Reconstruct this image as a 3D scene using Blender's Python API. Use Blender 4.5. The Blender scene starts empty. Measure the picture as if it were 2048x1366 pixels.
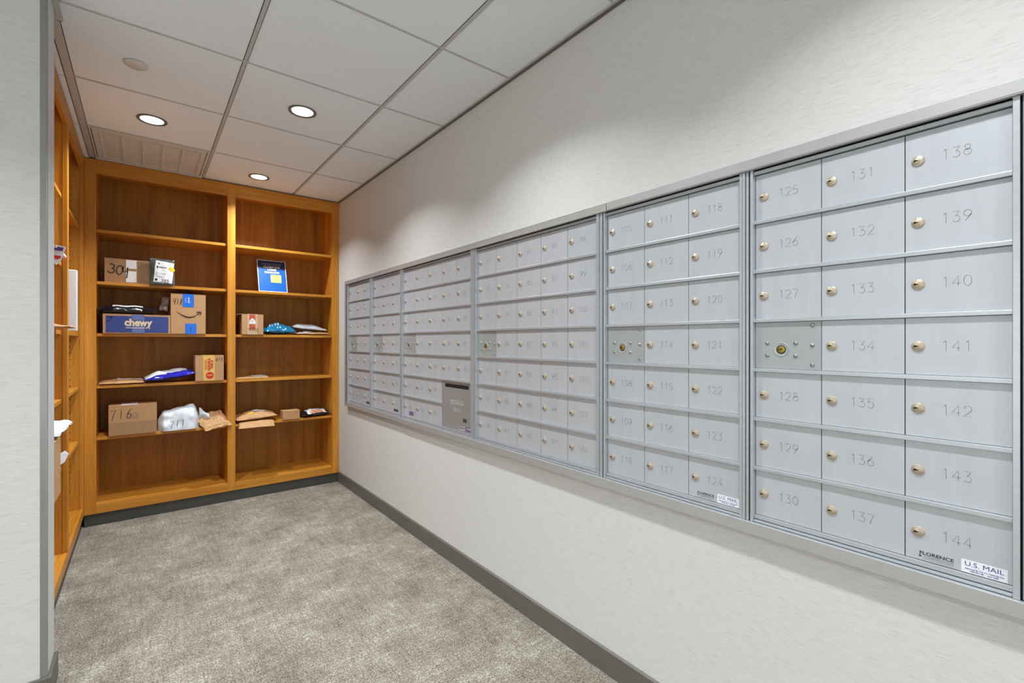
import bpy, bmesh, math, random
from mathutils import Vector, Matrix, noise

SC = bpy.context.scene
C = SC.collection
R = math.radians
# ------------------------------------------------------------------ camera
cam_d = bpy.data.cameras.new('camera')
cam_d.sensor_width = 36.0
cam_d.lens = 932.0 / 2048.0 * 36.0
cam_d.shift_y = 0.0005
cam_d.clip_start = 0.02
cam = bpy.data.objects.new('camera', cam_d)
C.objects.link(cam)
cam.location = (0, 0, 1.214)
cam.rotation_euler = (R(90), 0, R(-38.34))
SC.camera = cam
# ------------------------------------------------------------------ world, exposure
w = bpy.data.worlds.new('world')
SC.world = w
w.use_nodes = True
w.node_tree.nodes['Background'].inputs[0].default_value = (0.9, 0.95, 1.0, 1)
w.node_tree.nodes['Background'].inputs[1].default_value = 0.15
SC.view_settings.view_transform = 'Standard'
SC.view_settings.look = 'None'
SC.view_settings.gamma = 1.0
SC.view_settings.exposure = 0.0
LAMP_W = 10.9          # watts of one downlight
LAMP_COL = (0.925, 0.968, 1.0)
FILL_DAY_W = 9.0           # watts of daylight through each window of the hall, added unseen as fill light
FILL_DAY_COL = (0.93, 0.97, 1.0)

CEIL = 2.428
WX = 1.334            # face of the right wall
YB = 4.113            # face of the back bookcase
XL = -0.304           # face of the left bookcase
random.seed(7)


# ------------------------------------------------------------------ materials
def lin(c):
    r = []
    for v in c[:3]:
        v = v / 255.0
        r.append(v / 12.92 if v <= 0.04045 else ((v + 0.055) / 1.055) ** 2.4)
    return (r[0], r[1], r[2], 1.0)


def new_mat(name):
    m = bpy.data.materials.new(name)
    m.use_nodes = True
    nt = m.node_tree
    return m, nt, nt.nodes['Principled BSDF']


def coords(nt, scale=(1, 1, 1), rot=(0, 0, 0), kind='Object'):
    tc = nt.nodes.new('ShaderNodeTexCoord')
    mp = nt.nodes.new('ShaderNodeMapping')
    mp.inputs['Scale'].default_value = scale
    mp.inputs['Rotation'].default_value = rot
    nt.links.new(tc.outputs[kind], mp.inputs[0])
    return mp.outputs[0]


def noise_tex(nt, vec, scale, detail=3, rough=0.5, dist=0.0):
    n = nt.nodes.new('ShaderNodeTexNoise')
    n.inputs['Scale'].default_value = scale
    n.inputs['Detail'].default_value = detail
    n.inputs['Roughness'].default_value = rough
    n.inputs['Distortion'].default_value = dist
    nt.links.new(vec, n.inputs['Vector'])
    return n.outputs['Fac']


def ramp(nt, fac, stops):
    r = nt.nodes.new('ShaderNodeValToRGB')
    el = r.color_ramp.elements
    while len(el) < len(stops):
        el.new(0.5)
    for e, (p, c) in zip(el, stops):
        e.position = p
        e.color = c
    nt.links.new(fac, r.inputs[0])
    return r.outputs[0]


def mixc(nt, fac, a, b, mode='MIX'):
    n = nt.nodes.new('ShaderNodeMix')
    n.data_type = 'RGBA'
    n.blend_type = mode
    for val, sock in ((fac, n.inputs[0]), (a, n.inputs[6]), (b, n.inputs[7])):
        if isinstance(val, (int, float)):
            sock.default_value = val
        elif isinstance(val, tuple):
            sock.default_value = val
        else:
            nt.links.new(val, sock)
    return n.outputs[2]


def bump(nt, b, height, strength, dist=0.001):
    n = nt.nodes.new('ShaderNodeBump')
    n.inputs['Strength'].default_value = strength
    n.inputs['Distance'].default_value = dist
    nt.links.new(height, n.inputs['Height'])
    nt.links.new(n.outputs[0], b.inputs['Normal'])


def gray(v):
    return (v, v, v, 1)


def plain(name, col, rough=0.5, metal=0.0, scale=40.0, amt=0.06, bmp=0.0, bdist=0.001, coat=0.0, trans=0.0, stretch=(1, 1, 1), spec=0.5, alpha=None):
    """one colour with a slight procedural unevenness"""
    m, nt, b = new_mat(name)
    f = noise_tex(nt, coords(nt, stretch), scale, 4)
    c = lin(col)
    lo = tuple(max(0, x * (1 - amt)) for x in c[:3]) + (1,)
    hi = tuple(min(1, x * (1 + amt)) for x in c[:3]) + (1,)
    nt.links.new(ramp(nt, f, [(0.3, lo), (0.7, hi)]), b.inputs['Base Color'])
    b.inputs['Roughness'].default_value = rough
    b.inputs['Metallic'].default_value = metal
    b.inputs['Specular IOR Level'].default_value = spec
    if coat:
        b.inputs['Coat Weight'].default_value = coat
        b.inputs['Coat Roughness'].default_value = 0.15
    if trans:
        b.inputs['Transmission Weight'].default_value = trans
        b.inputs['IOR'].default_value = 1.25
    if alpha is not None:
        b.inputs['Alpha'].default_value = alpha
    if bmp:
        bump(nt, b, f, bmp, bdist)
    return m


def wood(name, axis, dark, mid, light, rough=0.38):
    """oak veneer, grain running along the given axis"""
    m, nt, b = new_mat(name)
    s = {'x': (0.7, 14, 14), 'y': (14, 0.7, 14), 'z': (14, 14, 0.7)}[axis]
    fine = {'x': (2.5, 110, 110), 'y': (110, 2.5, 110), 'z': (110, 110, 2.5)}[axis]
    n1 = noise_tex(nt, coords(nt, s), 1.0, 4, 0.55, 0.9)
    n2 = noise_tex(nt, coords(nt, fine), 2.4, 3, 0.6)
    base = ramp(nt, n1, [(0.30, lin(dark)), (0.52, lin(mid)), (0.72, lin(light))])
    fleck = ramp(nt, n2, [(0.36, gray(0.70)), (0.52, gray(1.0))])
    c = mixc(nt, 0.75, base, fleck, 'MULTIPLY')
    nt.links.new(c, b.inputs['Base Color'])
    b.inputs['Roughness'].default_value = rough
    b.inputs['Specular IOR Level'].default_value = 0.4
    bump(nt, b, n2, 0.12, 0.0006)
    return m


def wallpaper(name, axis):
    m, nt, b = new_mat(name)
    s1 = {'y': (200, 32, 700), 'x': (32, 200, 700)}[axis]
    s2 = {'y': (90, 26, 500), 'x': (26, 90, 500)}[axis]
    a = noise_tex(nt, coords(nt, s1), 1.0, 3, 0.6, 0.3)
    c2 = noise_tex(nt, coords(nt, s2), 1.0, 3, 0.55, 0.6)
    add = nt.nodes.new('ShaderNodeMath')
    add.operation = 'ADD'
    nt.links.new(a, add.inputs[0])
    nt.links.new(c2, add.inputs[1])
    h = nt.nodes.new('ShaderNodeMath')
    h.operation = 'MULTIPLY'
    h.inputs[1].default_value = 0.5
    nt.links.new(add.outputs[0], h.inputs[0])
    col = ramp(nt, h.outputs[0], [(0.36, lin((196, 195, 191))), (0.48, lin((209, 208, 205))), (0.60, lin((215, 214, 211)))])
    nt.links.new(col, b.inputs['Base Color'])
    b.inputs['Roughness'].default_value = 0.55
    b.inputs['Specular IOR Level'].default_value = 0.3
    bump(nt, b, h.outputs[0], 0.18, 0.0004)
    return m


def carpet():
    m, nt, b = new_mat('grey_loop_carpet')
    v = coords(nt)
    big = noise_tex(nt, coords(nt, (1, 1, 1)), 4.0, 7, 0.78, 0.2)
    sx = noise_tex(nt, coords(nt, (60, 7, 1)), 1.0, 6, 0.85)
    sy = noise_tex(nt, coords(nt, (7, 60, 1)), 1.0, 6, 0.85)
    fine = noise_tex(nt, v, 165.0, 2, 0.9)
    mid = noise_tex(nt, v, 75.0, 4, 0.9)

    def mth(op, x, y):
        n = nt.nodes.new('ShaderNodeMath')
        n.operation = op
        for q, s in ((x, n.inputs[0]), (y, n.inputs[1])):
            if isinstance(q, (int, float)):
                s.default_value = q
            else:
                nt.links.new(q, s)
        return n.outputs[0]
    t = mth('ADD', mth('MULTIPLY', big, 0.34), mth('MULTIPLY', sx, 0.24))
    t = mth('ADD', t, mth('MULTIPLY', sy, 0.20))
    t = mth('ADD', t, mth('MULTIPLY', mid, 0.22))
    base = ramp(nt, t, [(0.44, lin((120, 112, 102))), (0.49, lin((142, 134, 123))), (0.53, lin((153, 146, 135))), (0.565, lin((176, 173, 160)))])
    pile = ramp(nt, fine, [(0.37, gray(0.30)), (0.46, gray(0.82)), (0.53, gray(1.05)), (0.61, gray(1.6))])
    c = mixc(nt, 0.9, base, pile, 'MULTIPLY')
    pit = ramp(nt, noise_tex(nt, coords(nt, (90, 16, 1)), 1.0, 3, 0.8), [(0.27, gray(0.30)), (0.33, gray(1.0))])
    c = mixc(nt, 0.8, c, pit, 'MULTIPLY')
    pit2 = ramp(nt, noise_tex(nt, coords(nt, (16, 90, 1)), 1.3, 3, 0.8), [(0.26, gray(0.35)), (0.31, gray(1.0))])
    c = mixc(nt, 0.7, c, pit2, 'MULTIPLY')
    nt.links.new(c, b.inputs['Base Color'])
    b.inputs['Roughness'].default_value = 0.95
    b.inputs['Specular IOR Level'].default_value = 0.05
    bump(nt, b, fine, 0.8, 0.004)
    return m


def glow(name, col, strength):
    m, nt, b = new_mat(name)
    b.inputs['Base Color'].default_value = (1, 1, 1, 1)
    b.inputs['Emission Color'].default_value = col
    b.inputs['Emission Strength'].default_value = strength
    return m


WD, WM, WL = (194, 126, 38), (212, 144, 50), (228, 166, 72)
M = {
    'wx': wood('oak_grain_across', 'x', WD, WM, WL),
    'wy': wood('oak_grain_along', 'y', WD, WM, WL),
    'wz': wood('oak_grain_upright', 'z', WD, WM, WL),
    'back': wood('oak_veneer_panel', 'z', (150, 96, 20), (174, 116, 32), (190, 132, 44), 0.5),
    'paper_y': wallpaper('woven_wallpaper', 'y'),
    'paper_x': wallpaper('woven_wallpaper_front', 'x'),
    'carpet': carpet(),
    'tile': plain('ceiling_tile', (234, 239, 243), 0.9, scale=160, amt=0.05, bmp=0.3, spec=0.1),
    'tee': plain('ceiling_grid_metal', (186, 186, 183), 0.5, scale=30, amt=0.03),
    'void': plain('dark_gap', (22, 22, 22), 0.9),
    'alu': plain('satin_aluminium', (192, 197, 202), 0.36, 0.6, scale=6, amt=0.04, stretch=(1, 1, 20)),
    'door': plain('silver_mailbox_door', (190, 194, 199), 0.42, 0.32, scale=5, amt=0.03, stretch=(6, 6, 1)),
    'lockp': plain('grey_lock_plate', (174, 179, 180), 0.42, 0.45, scale=5, amt=0.03),
    'trim': plain('painted_trim_metal', (182, 182, 180), 0.38, 0.4, scale=12, amt=0.03),
    'steel': plain('brushed_steel_plate', (170, 170, 168), 0.38, 0.5, scale=8, amt=0.05, stretch=(20, 20, 1)),
    'groove': plain('engraved_line', (136, 140, 146), 0.5, 0.4),
    'glint': plain('engraved_glint_paint', (226, 229, 232), 0.35, 0.5),  # pale offset line, a highlight painted beside each engraved stroke
    'nickel': plain('nickel_lock', (190, 176, 154), 0.42, 0.55, scale=120, amt=0.12),
    'rivet': plain('dull_steel_rivet', (170, 166, 158), 0.28, 0.9),
    'brass': plain('brass_key_plug', (176, 150, 70), 0.3, 0.9, scale=100, amt=0.12),
    'hole': plain('keyhole_black', (14, 12, 10), 0.6),
    'base': plain('rubber_wall_base', (99, 96, 89), 0.45, scale=15, amt=0.05),
    'toe': plain('dark_rubber_toe', (74, 74, 70), 0.5, scale=15, amt=0.05),
    'guard': plain('corner_guard_metal', (150, 150, 148), 0.3, 0.5, scale=10, amt=0.03),
    'paint': plain('light_wall_paint', (205, 206, 206), 0.5, scale=20, amt=0.02),
    'ring': plain('downlight_trim_ring', (112, 110, 104), 0.4, 0.3),
    'lens': glow('lit_downlight_lens', (1, 0.99, 0.97, 1), 3.0),
    'fill_pane': glow('glowing_fill_pane', (.93, .97, 1, 1), 0.8),  # self-lit sheet of the added hall openings, out of view
    'grille': plain('painted_air_grille', (208, 208, 203), 0.5, scale=25, amt=0.03),
    'card': plain('brown_cardboard', (190, 148, 104), 0.75, scale=22, amt=0.07, bmp=0.12, stretch=(1, 1, 9)),
    'card2': plain('dark_cardboard', (168, 128, 88), 0.75, scale=22, amt=0.07, bmp=0.12, stretch=(1, 1, 9)),
    'kraft': plain('kraft_paper', (196, 152, 104), 0.7, scale=30, amt=0.08, bmp=0.3, bdist=0.002),
    'ktape': plain('glossy_packing_tape', (176, 134, 92), 0.22, scale=20, amt=0.04),
    'ctape': plain('pale_packing_tape', (205, 178, 140), 0.25, scale=20, amt=0.04),
    'white': plain('white_label_paper', (232, 232, 236), 0.5, scale=60, amt=0.02),
    'wpoly': plain('white_poly_film', (222, 228, 238), 0.38, scale=14, amt=0.04, bmp=0.35, bdist=0.003),
    'silver': plain('silver_poly_film', (196, 198, 204), 0.24, 0.25, scale=16, amt=0.08, bmp=0.5, bdist=0.004),
    'clear': plain('clear_plastic_film', (205, 212, 215), 0.15, scale=30, amt=0.1, bmp=0.6, bdist=0.003, alpha=0.28),
    'green': plain('grey_green_plastic_bag', (84, 94, 88), 0.2, scale=18, amt=0.2, bmp=0.6, bdist=0.004, coat=0.6),
    'black': plain('black_poly_film', (22, 24, 30), 0.2, scale=18, amt=0.2, bmp=0.6, bdist=0.004, coat=0.4),
    'teal': plain('teal_poly_film', (18, 104, 144), 0.2, scale=18, amt=0.2, bmp=0.6, bdist=0.004, coat=0.6),
    'blue': plain('royal_blue_film', (38, 40, 176), 0.2, scale=18, amt=0.15, bmp=0.5, bdist=0.004, coat=0.6),
    'navy': plain('navy_box_print', (52, 70, 138), 0.6, scale=30, amt=0.06),
    'cream': plain('cream_print', (224, 206, 176), 0.6),
    'ink': plain('black_marker_ink', (24, 20, 18), 0.5),
    'smile': plain('dark_printed_arrow', (46, 38, 40), 0.5),
    'inkb': plain('blue_printed_ink', (50, 66, 150), 0.5),
    'inkg': plain('grey_printed_ink', (120, 120, 122), 0.5),
    'tapeb': plain('bright_blue_tape', (20, 112, 222), 0.3, scale=20, amt=0.04),
    'tapey': plain('yellow_paper_tape', (226, 186, 100), 0.45, scale=20, amt=0.04),
    'red': plain('red_print', (204, 44, 22), 0.5),
    'stickr': plain('yellow_sticker', (248, 206, 20), 0.45),
    'signb': plain('blue_sign_print', (22, 96, 190), 0.35, scale=8, amt=0.05),
    'signd': plain('dark_blue_sign_band', (24, 46, 94), 0.35, scale=8, amt=0.05),
    'note': plain('yellow_green_sticky_note', (214, 232, 120), 0.6),
    'orange': plain('orange_print', (214, 128, 52), 0.3, scale=30, amt=0.25),
    'purple': plain('purple_print', (76, 44, 120), 0.45),
    'lpurp': plain('purple_grey_sticker', (104, 92, 124), 0.4),
    'dgrey': plain('dark_grey_sticker', (70, 68, 66), 0.4),
}

# ------------------------------------------------------------------ mesh builder
FONT = {}


def glyphs(text, size, bold=0.0, align='CENTER'):
    """printed lettering as flat triangles: list of 2d verts, faces"""
    key = (text, size, bold, align)
    if key in FONT:
        return FONT[key]
    cu = bpy.data.curves.new('t', 'FONT')
    cu.body = text
    cu.size = 1.0
    cu.align_x = align
    cu.align_y = 'CENTER'
    cu.offset = bold / size
    cu.resolution_u = 3
    ob = bpy.data.objects.new('t', cu)
    C.objects.link(ob)
    dg = bpy.context.evaluated_depsgraph_get()
    me = bpy.data.meshes.new_from_object(ob.evaluated_get(dg))
    vs = [(v.co.x * size, v.co.y * size) for v in me.vertices]
    fs = [tuple(p.vertices) for p in me.polygons]
    bpy.data.objects.remove(ob)
    bpy.data.curves.remove(cu)
    bpy.data.meshes.remove(me)
    FONT[key] = (vs, fs)
    return FONT[key]


def arc(cx, cy, rx, ry, a0, a1, n=10):
    return [(cx + rx * math.cos(R(a0 + (a1 - a0) * i / n)), cy + ry * math.sin(R(a0 + (a1 - a0) * i / n))) for i in range(n + 1)]


STROKE = {
    '0': [arc(.35, .5, .33, .5, 90, 450, 16)],
    '1': [[(.22, .84), (.42, 1), (.42, 0)]],
    '2': [arc(.35, .70, .32, .30, 165, -35, 9) + [(.02, 0), (.70, 0)]],
    '3': [[(.05, 1), (.64, 1), (.33, .60)] + arc(.34, .30, .33, .30, 90, -150, 10)],
    '4': [[(.52, 0), (.52, 1), (.0, .30), (.72, .30)]],
    '5': [[(.62, 1), (.12, 1), (.06, .56)] + arc(.33, .32, .33, .32, 120, -150, 10)],
    '6': [[(.52, 1), (.08, .46)] + arc(.35, .31, .32, .31, 160, -200, 14)],
    '7': [[(.02, 1), (.68, 1), (.26, 0)]],
    '8': [arc(.35, .76, .25, .24, 90, 450, 12), arc(.35, .27, .33, .27, 90, 450, 14)],
    '9': [[(.18, 0), (.62, .54)] + arc(.35, .69, .32, .31, -20, 340, 14)],
    'O': [arc(.37, .5, .36, .5, 90, 450, 16)],
    'U': [[(.03, 1), (.03, .3)] + arc(.35, .3, .32, .3, 180, 360, 8) + [(.67, 1)]],
    'T': [[(.0, 1), (.7, 1)], [(.35, 1), (.35, 0)]],
    'G': [arc(.38, .5, .36, .5, 50, 340, 14) + [(.74, .45), (.42, .45)]],
    'I': [[(.35, 1), (.35, 0)]],
    'N': [[(.05, 0), (.05, 1), (.65, 0), (.65, 1)]],
    'M': [[(.0, 0), (.0, 1), (.36, .35), (.72, 1), (.72, 0)]],
    'A': [[(.0, 0), (.36, 1), (.72, 0)], [(.14, .35), (.58, .35)]],
    'L': [[(.08, 1), (.08, 0), (.65, 0)]],
    ' ': [],
    # handwritten figures
    'h0': [arc(.35, .45, .3, .5, 110, 480, 14)],
    'h1': [[(.32, 1.0), (.36, .0)]],
    'h2': [arc(.33, .72, .26, .26, 170, -40, 8) + [(.08, .05), (.62, .08)]],
    'h3': [arc(.28, .76, .26, .24, 140, -80, 8) + arc(.28, .27, .32, .27, 80, -160, 10)],
    'h4': [[(.08, .95), (.04, .42), (.66, .46)], [(.56, .98), (.5, -.1)]],
    'h5': [[(.6, 1), (.14, .98), (.08, .56)] + arc(.3, .32, .28, .3, 110, -150, 9)],
    'h6': [[(.5, 1.05), (.14, .55)] + arc(.34, .28, .24, .27, 160, -190, 12)],
    'h7': [[(.0, .86), (.12, .94), (.62, .98), (.42, .5), (.28, -.12)]],
    'h8': [[(.58, .9), (.3, 1.02), (.12, .82), (.56, .28), (.38, .0), (.12, .14), (.3, .5), (.6, .82)]],
    'h9': [arc(.3, .72, .24, .24, 0, 360, 12) + [(.5, .3), (.46, -.05)]],
}


def strokes(text, h, wfac=0.72, gap=0.26, pre='', slant=0.0):
    """polylines for a single-line lettering, centred on 0,0"""
    step = (wfac + gap) * h
    tot = step * len(text) - gap * h
    out = []
    for i, ch in enumerate(text):
        for pl in STROKE.get(pre + ch, STROKE.get(ch, [])):
            out.append([((x * wfac / 0.72 + slant * y) * h + i * step - tot / 2, (y - 0.5) * h) for x, y in pl])
    return out


class MB:
    def __init__(self):
        self.v = []
        self.f = []
        self.mi = []
        self.sm = []
        self.mats = []
        self.xf = None

    def m(self, key):
        if key not in self.mats:
            self.mats.append(key)
        return self.mats.index(key)

    def add(self, vs, fs, key, smooth=False):
        b = len(self.v)
        for p in vs:
            p = Vector(p)
            self.v.append(self.xf @ p if self.xf else p)
        k = self.m(key)
        for f in fs:
            self.f.append(tuple(b + i for i in f))
            self.mi.append(k)
            self.sm.append(smooth)
        return self

    def box(self, x0, x1, y0, y1, z0, z1, key):
        x0, x1 = min(x0, x1), max(x0, x1)
        y0, y1 = min(y0, y1), max(y0, y1)
        z0, z1 = min(z0, z1), max(z0, z1)
        vs = [(x0, y0, z0), (x1, y0, z0), (x1, y1, z0), (x0, y1, z0), (x0, y0, z1), (x1, y0, z1), (x1, y1, z1), (x0, y1, z1)]
        fs = [(3, 2, 1, 0), (4, 5, 6, 7), (0, 1, 5, 4), (1, 2, 6, 5), (2, 3, 7, 6), (3, 0, 4, 7)]
        return self.add(vs, fs, key)

    def lathe(self, c, axis, prof, key, n=20, smooth=True):
        """prof: (radius, height) pairs along axis from point c"""
        c = Vector(c)
        a = Vector(axis).normalized()
        u = a.orthogonal().normalized()
        w_ = a.cross(u)
        vs = []
        fs = []
        for (r, h) in prof:
            for i in range(n):
                t = 2 * math.pi * i / n
                vs.append(c + a * h + (u * math.cos(t) + w_ * math.sin(t)) * r)
        for j in range(len(prof) - 1):
            for i in range(n):
                k = (i + 1) % n
                fs.append((j * n + i, j * n + k, (j + 1) * n + k, (j + 1) * n + i))
        if prof[-1][0] > 1e-6:
            fs.append(tuple((len(prof) - 1) * n + i for i in range(n)))
        return self.add(vs, fs, key, smooth)

    def ribbon(self, pts, width, fn, key):
        n = len(pts)
        if n < 2:
            return self
        vs = []
        closed = math.dist(pts[0], pts[-1]) < 1e-6
        for i, (x, y) in enumerate(pts):
            a = pts[i - 1] if i > 0 else (pts[-2] if closed else pts[0])
            b = pts[i + 1] if i < n - 1 else (pts[1] if closed else pts[-1])
            dx, dy = b[0] - a[0], b[1] - a[1]
            L = math.hypot(dx, dy) or 1
            nx, ny = -dy / L * width / 2, dx / L * width / 2
            vs.append(fn(x + nx, y + ny))
            vs.append(fn(x - nx, y - ny))
        fs = [(2 * i, 2 * i + 1, 2 * i + 3, 2 * i + 2) for i in range(n - 1)]
        return self.add(vs, fs, key)

    def text(self, s, size, fn, key, cx=0, cy=0, bold=0.0, sx=1.0, align='CENTER', rot=0, fit=None):
        vs, fs = glyphs(s, size, bold, align)
        if fit and vs:
            sx = fit / (max(p[0] for p in vs) - min(p[0] for p in vs))
        cr, sr = math.cos(R(rot)), math.sin(R(rot))
        pts = []
        for x, y in vs:
            x *= sx
            pts.append(fn(cx + x * cr - y * sr, cy + x * sr + y * cr))
        return self.add(pts, fs, key)

    def rect(self, x0, x1, y0, y1, fn, key, n=1, m=1):
        vs = []
        fs = []
        for j in range(m + 1):
            for i in range(n + 1):
                vs.append(fn(x0 + (x1 - x0) * i / n, y0 + (y1 - y0) * j / m))
        for j in range(m):
            for i in range(n):
                a = j * (n + 1) + i
                fs.append((a, a + 1, a + n + 2, a + n + 1))
        return self.add(vs, fs, key, n > 1)

    def build(self, name, parent=None, bevel=0.0, origin=None, fix=False):
        me = bpy.data.meshes.new(name)
        o = bpy.data.objects.new(name, me)
        C.objects.link(o)
        off = Vector((0, 0, 0))
        if parent is not None:
            o.parent = parent
            off = Vector(parent['base'])
        elif origin is not None:
            off = Vector(origin)
            o.location = off
        me.from_pydata([tuple(p - off) for p in self.v], [], self.f)
        for k in self.mats:
            me.materials.append(M[k])
        me.polygons.foreach_set('material_index', self.mi)
        me.polygons.foreach_set('use_smooth', self.sm)
        me.update()
        if bevel:
            md = o.modifiers.new('bevel', 'BEVEL')
            md.width = bevel
            md.segments = 2
            md.limit_method = 'ANGLE'
            md.angle_limit = R(50)
        if parent is not None:
            o['base'] = tuple(off)
        return o


def thing(name, label, cat, loc, group=None):
    o = bpy.data.objects.new(name, None)
    o.empty_display_size = 0.05
    C.objects.link(o)
    o.location = loc
    o['base'] = tuple(loc)
    o['label'] = label
    o['category'] = cat
    if group:
        o['group'] = group
    return o


def struct(name, mb, **k):
    o = mb.build(name, **k)
    if o.parent is None:
        o['kind'] = 'structure'
    return o


# ================================================================== room shell
LX0, LY0, LY1 = -3.4, -2.6, 2.196      # the open hall in front of the mail nook
NB = YB + 0.40                         # wall behind the back bookcase
mb = MB()
mb.box(LX0 - .1, WX + .1, LY0 - .1, NB + .1, -0.10, 0.0, 'carpet')
struct('floor', mb)
# ceiling: tiles, with thin grid bars as a part
XB = [-0.264 - 0.6096 * k for k in range(5, 0, -1)] + [-0.264, 0.346, 0.968]
YC = [3.520 - 0.6096 * k for k in range(0, 10)][::-1]
mb = MB()
xs = [LX0] + [x for x in XB if x > LX0] + [WX]
ys = [LY0] + YC + [NB]
for i in range(len(xs) - 1):
    for j in range(len(ys) - 1):
        mb.box(xs[i] + .004, xs[i + 1] - .004, ys[j] + .004, ys[j + 1] - .004, CEIL + .002, CEIL + .02, 'tile')
mb.box(LX0 - .1, WX + .1, LY0 - .1, NB + .1, CEIL + .02, CEIL + .10, 'tile')
ceil = struct('ceiling', mb)
ceil['base'] = (0, 0, 0)
mb = MB()
for x in xs[1:-1]:
    wd = .007 if x != -0.264 else .015
    mb.box(x - wd, x + wd, LY0, YB - .002, CEIL - .001, CEIL + .012, 'tee')
    for s in (-1, 1):
        mb.box(x + s * wd, x + s * (wd + .0025), LY0, YB - .002, CEIL + .0015, CEIL + .012, 'void')
for y in ys[1:-1]:
    mb.box(LX0, WX, y - .005, y + .005, CEIL - .0008, CEIL + .011, 'tee')
    mb.box(LX0, WX, y + .005, y + .0068, CEIL + .0015, CEIL + .011, 'void')
mb.build('ceiling_grid', ceil)
mb = MB()
mb.box(WX - .018, WX - .0005, LY0, YB - .002, CEIL - .004, CEIL + .001, 'tee')
mb.box(WX - .010, WX - .0005, LY0, YB - .002, CEIL - .010, CEIL - .004, 'base')
mb.build('wall_angle', ceil)

# right wall with the opening that holds the mailboxes
MY0, MY1, MZ0, MZ1 = -0.50, 3.868, 0.700, 1.702
mb = MB()
mb.box(WX, WX + .1, LY0 - .1, MY0, 0, CEIL + .02, 'paper_y')
mb.box(WX, WX + .1, MY1, NB + .1, 0, CEIL + .02, 'paper_y')
mb.box(WX, WX + .1, MY0, MY1, 0, MZ0, 'paper_y')
mb.box(WX, WX + .1, MY0, MY1, MZ1, CEIL + .02, 'paper_y')
struct('wall_right', mb)
mb = MB()
mb.box(LX0 - .1, WX + .1, NB, NB + .1, 0, CEIL + .02, 'paint')
struct('wall_back', mb)
mb = MB()
mb.box(LX0 - .1, WX, LY0 - .1, LY0, 0, CEIL + .02, 'paper_x')
struct('wall_front', mb)
mb = MB()
mb.box(LX0 - .1, LX0, LY0, LY1, 0, CEIL + .02, 'paper_y')
struct('wall_side', mb)
# the stub of wall at the left edge of the picture, ending in a metal corner guard
SX = -0.253
mb = MB()
mb.box(LX0, SX - .018, LY1, LY1 + .150, 0, CEIL + .02, 'paper_x')
mb.box(SX - .018, SX, LY1 + .012, LY1 + .150, 0, CEIL + .02, 'paint')
wl = struct('wall_left', mb)
wl['base'] = (0, 0, 0)
mb = MB()
mb.box(-1.2, XL - .004, LY1 + .150, 2.484, 0, CEIL + .02, 'paint')
mb.box(-0.80, -0.70, 2.484, NB, 0, CEIL + .02, 'paint')
struct('wall_left_rear', mb)
mb = MB()
mb.box(SX - .018, SX, LY1 - .001, LY1 + .012, 0.09, CEIL, 'guard')
mb.lathe((SX - .001, LY1 + .0005, .09), (0, 0, 1), [(.0022, 0), (.0022, CEIL - .09)], 'guard', 10)
struct('trim_1', mb, bevel=.0006)

# baseboards
mb = MB()
mb.box(WX - .008, WX - .0002, LY0, YB + .010, 0.0, .086, 'base')
mb.add([(WX - .008, LY0, .086), (WX - .0002, LY0, .086), (WX - .0002, LY0, .092), (WX - .008, YB + .01, .086), (WX - .0002, YB + .01, .086), (WX - .0002, YB + .01, .092)],
       [(0, 3, 5, 2), (0, 2, 1), (3, 4, 5)], 'base')
struct('baseboard_right', mb)
mb = MB()
mb.box(LX0, SX + .002, LY1 - .010, LY1 - .0004, 0, .092, 'base')
mb.box(SX + .0004, SX + .010, LY1 - .010, LY1 + .158, 0, .092, 'base')
mb.box(XL - .003, SX + .010, LY1 + .150, LY1 + .158, 0, .092, 'base')
struct('baseboard_left', mb, bevel=.003)
mb = MB()
mb.box(XL - .0036, XL + .006, LY1 + .158, 2.484, 0, .092, 'base')
struct('baseboard_recess', mb)
# short wall angle above the stub
mb = MB()
mb.box(SX + .0005, SX + .016, 0.9, 2.414, CEIL - .014, CEIL - .001, 'tee')
mb.box(SX + .0005, SX + .016, 2.414, 2.417, CEIL - .014, CEIL - .001, 'void')
struct('trim_2', mb)
mb = MB()
mb.box(XL + .0005, -0.281, 2.42, YB - .001, CEIL - .006, CEIL - .0005, 'tile')
mb.box(-0.281, -0.2795, 2.42, YB - .001, CEIL - .0055, CEIL - .0005, 'void')
for y in (2.917, 3.520):
    mb.box(XL + .0005, -0.281, y, y + .0015, CEIL - .0064, CEIL - .001, 'void')
struct('trim_3', mb)

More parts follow.
